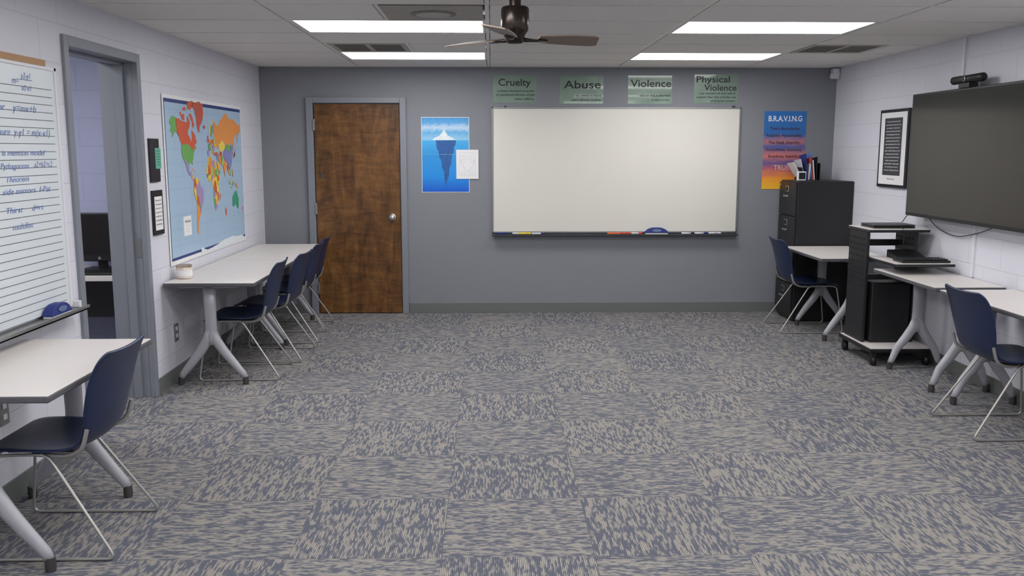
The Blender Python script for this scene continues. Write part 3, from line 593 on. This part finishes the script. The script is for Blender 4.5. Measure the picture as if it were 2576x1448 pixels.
# ------------------------------------------------------------------ AV cart
e=grp('av_cart',(3.05,-2.0,0))
M_hole=mat('hole_dark',(8,8,8),.9)
for nm,x in(('side_panel_left',2.86),('side_panel_right',3.23)):
    box(nm,x-.012,x+.012,-2.10,-1.76,.13,.985,M_black,e,.004)
    boxes(nm+'_holes',[(x-.0135,x+.0135,-2.06+.045*i,-2.045+.045*i,.56+.045*j,.575+.045*j) for i in range(7) for j in range(9)],M_hole,e)
boxes('top_shelf_edge',[(2.84,3.30,-2.16,-1.74,.985,1.005)],M_black,e,.004);box('top_shelf',2.845,3.295,-2.155,-1.745,1.004,1.010,M_top,e)
box('keyboard_shelf_edge',2.87,3.30,-2.56,-2.06,.775,.795,M_black,e,.004);box('keyboard_shelf',2.875,3.295,-2.555,-2.065,.794,.80,M_top,e)
box('base_edge',2.82,3.30,-2.33,-1.72,.10,.13,M_black,e,.006);box('base_shelf',2.83,3.29,-2.325,-1.73,.129,.135,M_top,e)
box('equipment_box',2.90,3.20,-2.12,-1.78,.136,.60,M_black2,e,.01)
boxes('mid_rail',[(2.87,3.22,-2.09,-2.05,.62,.66),(2.87,3.22,-1.80,-1.77,.85,.90)],M_black,e,.003)
for x,y in((2.86,-2.30),(2.86,-1.76),(3.26,-2.30),(3.26,-1.76)):
    sweep('caster_wheel',[(x-.014,y,.036),(x+.014,y,.036)],[.036,.036],M_black2,e,20,(0,0,1));box('caster_fork',x-.02,x+.02,y-.02,y+.02,.05,.10,M_black,e,.004)
e=grp('laptop',(3.08,-1.95,1.01))
box('base',2.90,3.22,-2.08,-1.84,1.0105,1.025,M_black2,e,.004);box('lid',2.90,3.22,-2.08,-1.84,1.027,1.037,M_darkalu,e,.003)
e=grp('keyboard',(3.1,-2.4,.80))
box('case',2.93,3.28,-2.53,-2.37,.8005,.818,M_black2,e,.005)
boxes('keys',[(2.94+.0235*i,2.958+.0235*i,-2.52+.028*j,-2.497+.028*j,.818,.828) for i in range(14) for j in range(5)],M_black,e,.002)
e=grp('desk_phone',(3.1,-2.25,.80));mk('body',[(2.98,-2.33,.8005),(3.2,-2.33,.8005),(3.2,-2.15,.8005),(2.98,-2.15,.8005),(2.98,-2.33,.82),(3.2,-2.33,.82),(3.2,-2.15,.86),(2.98,-2.15,.86)],[(0,3,2,1),(4,5,6,7),(0,1,5,4),(1,2,6,5),(2,3,7,6),(3,0,4,7)],M_black2,parent=e,bev=.006)
tube('tv_power_cable',[(3.20,-1.90,1.045),(3.26,-1.85,1.10),(3.32,-2.0,1.13),(3.325,-2.2,1.02),(3.325,-2.5,.98),(3.325,-2.8,1.04),(3.32,-3.0,1.10)],.003,M_black2,None,False,.12)
tube('laptop_cable',[(3.10,-2.09,1.018),(3.10,-2.165,1.01),(3.10,-2.168,.95),(3.09,-2.172,.90),(3.10,-2.25,.868)],.0025,M_black2,None,False,.03)
# ------------------------------------------------------------------ fan
FX,FY,FZ=.125,-4.10,2.165
e=grp('ceiling_fan',(FX,FY,HC))
lathe('canopy',[(.05,HC-FZ-.003),(.05,HC-FZ-.02),(.03,HC-FZ-.035),(.03,.12)],(FX,FY,FZ),M_bronze,e)
lathe('motor_housing',[(.03,.155),(.066,.15),(.072,.14),(.072,.045),(.066,.03),(.05,.01),(.046,-.02),(.036,-.03),(.0,-.032)],(FX,FY,FZ),M_bronze,e)
for k,ad in enumerate((17,137,257)):
    a=math.radians(ad);V=[];F=[];n=12
    for i in range(n+1):
        t=i/n;r=.12+.32*t;wd=.048+.03*math.sin(min(1,t*1.25)*PI*.5);c0=0
        if i==n: wd*=.8
        for j in(-1,1):
            for zz in(-.003,.003):
                yy=j*wd*(1. if j<0 else .75);z=-yy*math.sin(math.radians(13))+zz
                rr=r+(.03*(j>0)*(t>.9))
                V.append((FX+rr*math.cos(a)-yy*math.sin(a),FY+rr*math.sin(a)+yy*math.cos(a),FZ-.005+z))
    for i in range(n):
        q=i*4;F+=[(q,q+4,q+5,q+1),(q+2,q+3,q+7,q+6),(q+1,q+5,q+7,q+3),(q,q+2,q+6,q+4)]
    F+=[(0,1,3,2),(n*4,n*4+2,n*4+3,n*4+1)]
    mk('blade_%d'%(k+1),V,F,M_blade,parent=e)
    sweep('blade_arm_%d'%(k+1),[(FX+.04*math.cos(a),FY+.04*math.sin(a),FZ-.01),(FX+.10*math.cos(a),FY+.10*math.sin(a),FZ-.012),(FX+.17*math.cos(a),FY+.17*math.sin(a),FZ-.012)],[(.02,.012),(.018,.008),(.024,.006)],M_bronze,e,10,(0,0,1))
# ------------------------------------------------------------------ world + camera
w=bpy.data.worlds.new('world');S.world=w;w.use_nodes=True;w.node_tree.nodes['Background'].inputs[0].default_value=(.5,.5,.55,1);w.node_tree.nodes['Background'].inputs[1].default_value=.2
yaw,pi_,ro,f=.0234,.1514,.0003,2273.5
F=Vector((math.sin(yaw)*math.cos(pi_),math.cos(yaw)*math.cos(pi_),-math.sin(pi_)));Rr=Vector((math.cos(yaw),-math.sin(yaw),0));U=Rr.cross(F)
R2=Rr*math.cos(ro)+U*math.sin(ro);U2=-Rr*math.sin(ro)+U*math.cos(ro)
cam=bpy.data.cameras.new('camera');co=bpy.data.objects.new('camera',cam);COL.objects.link(co)
cam.sensor_width=36;cam.lens=f/2576*36;cam.clip_start=.05
mm=Matrix((R2,U2,-F)).transposed().to_4x4();mm.translation=Vector((-.0017,-8.8594,1.5972));co.matrix_world=mm
S.camera=co
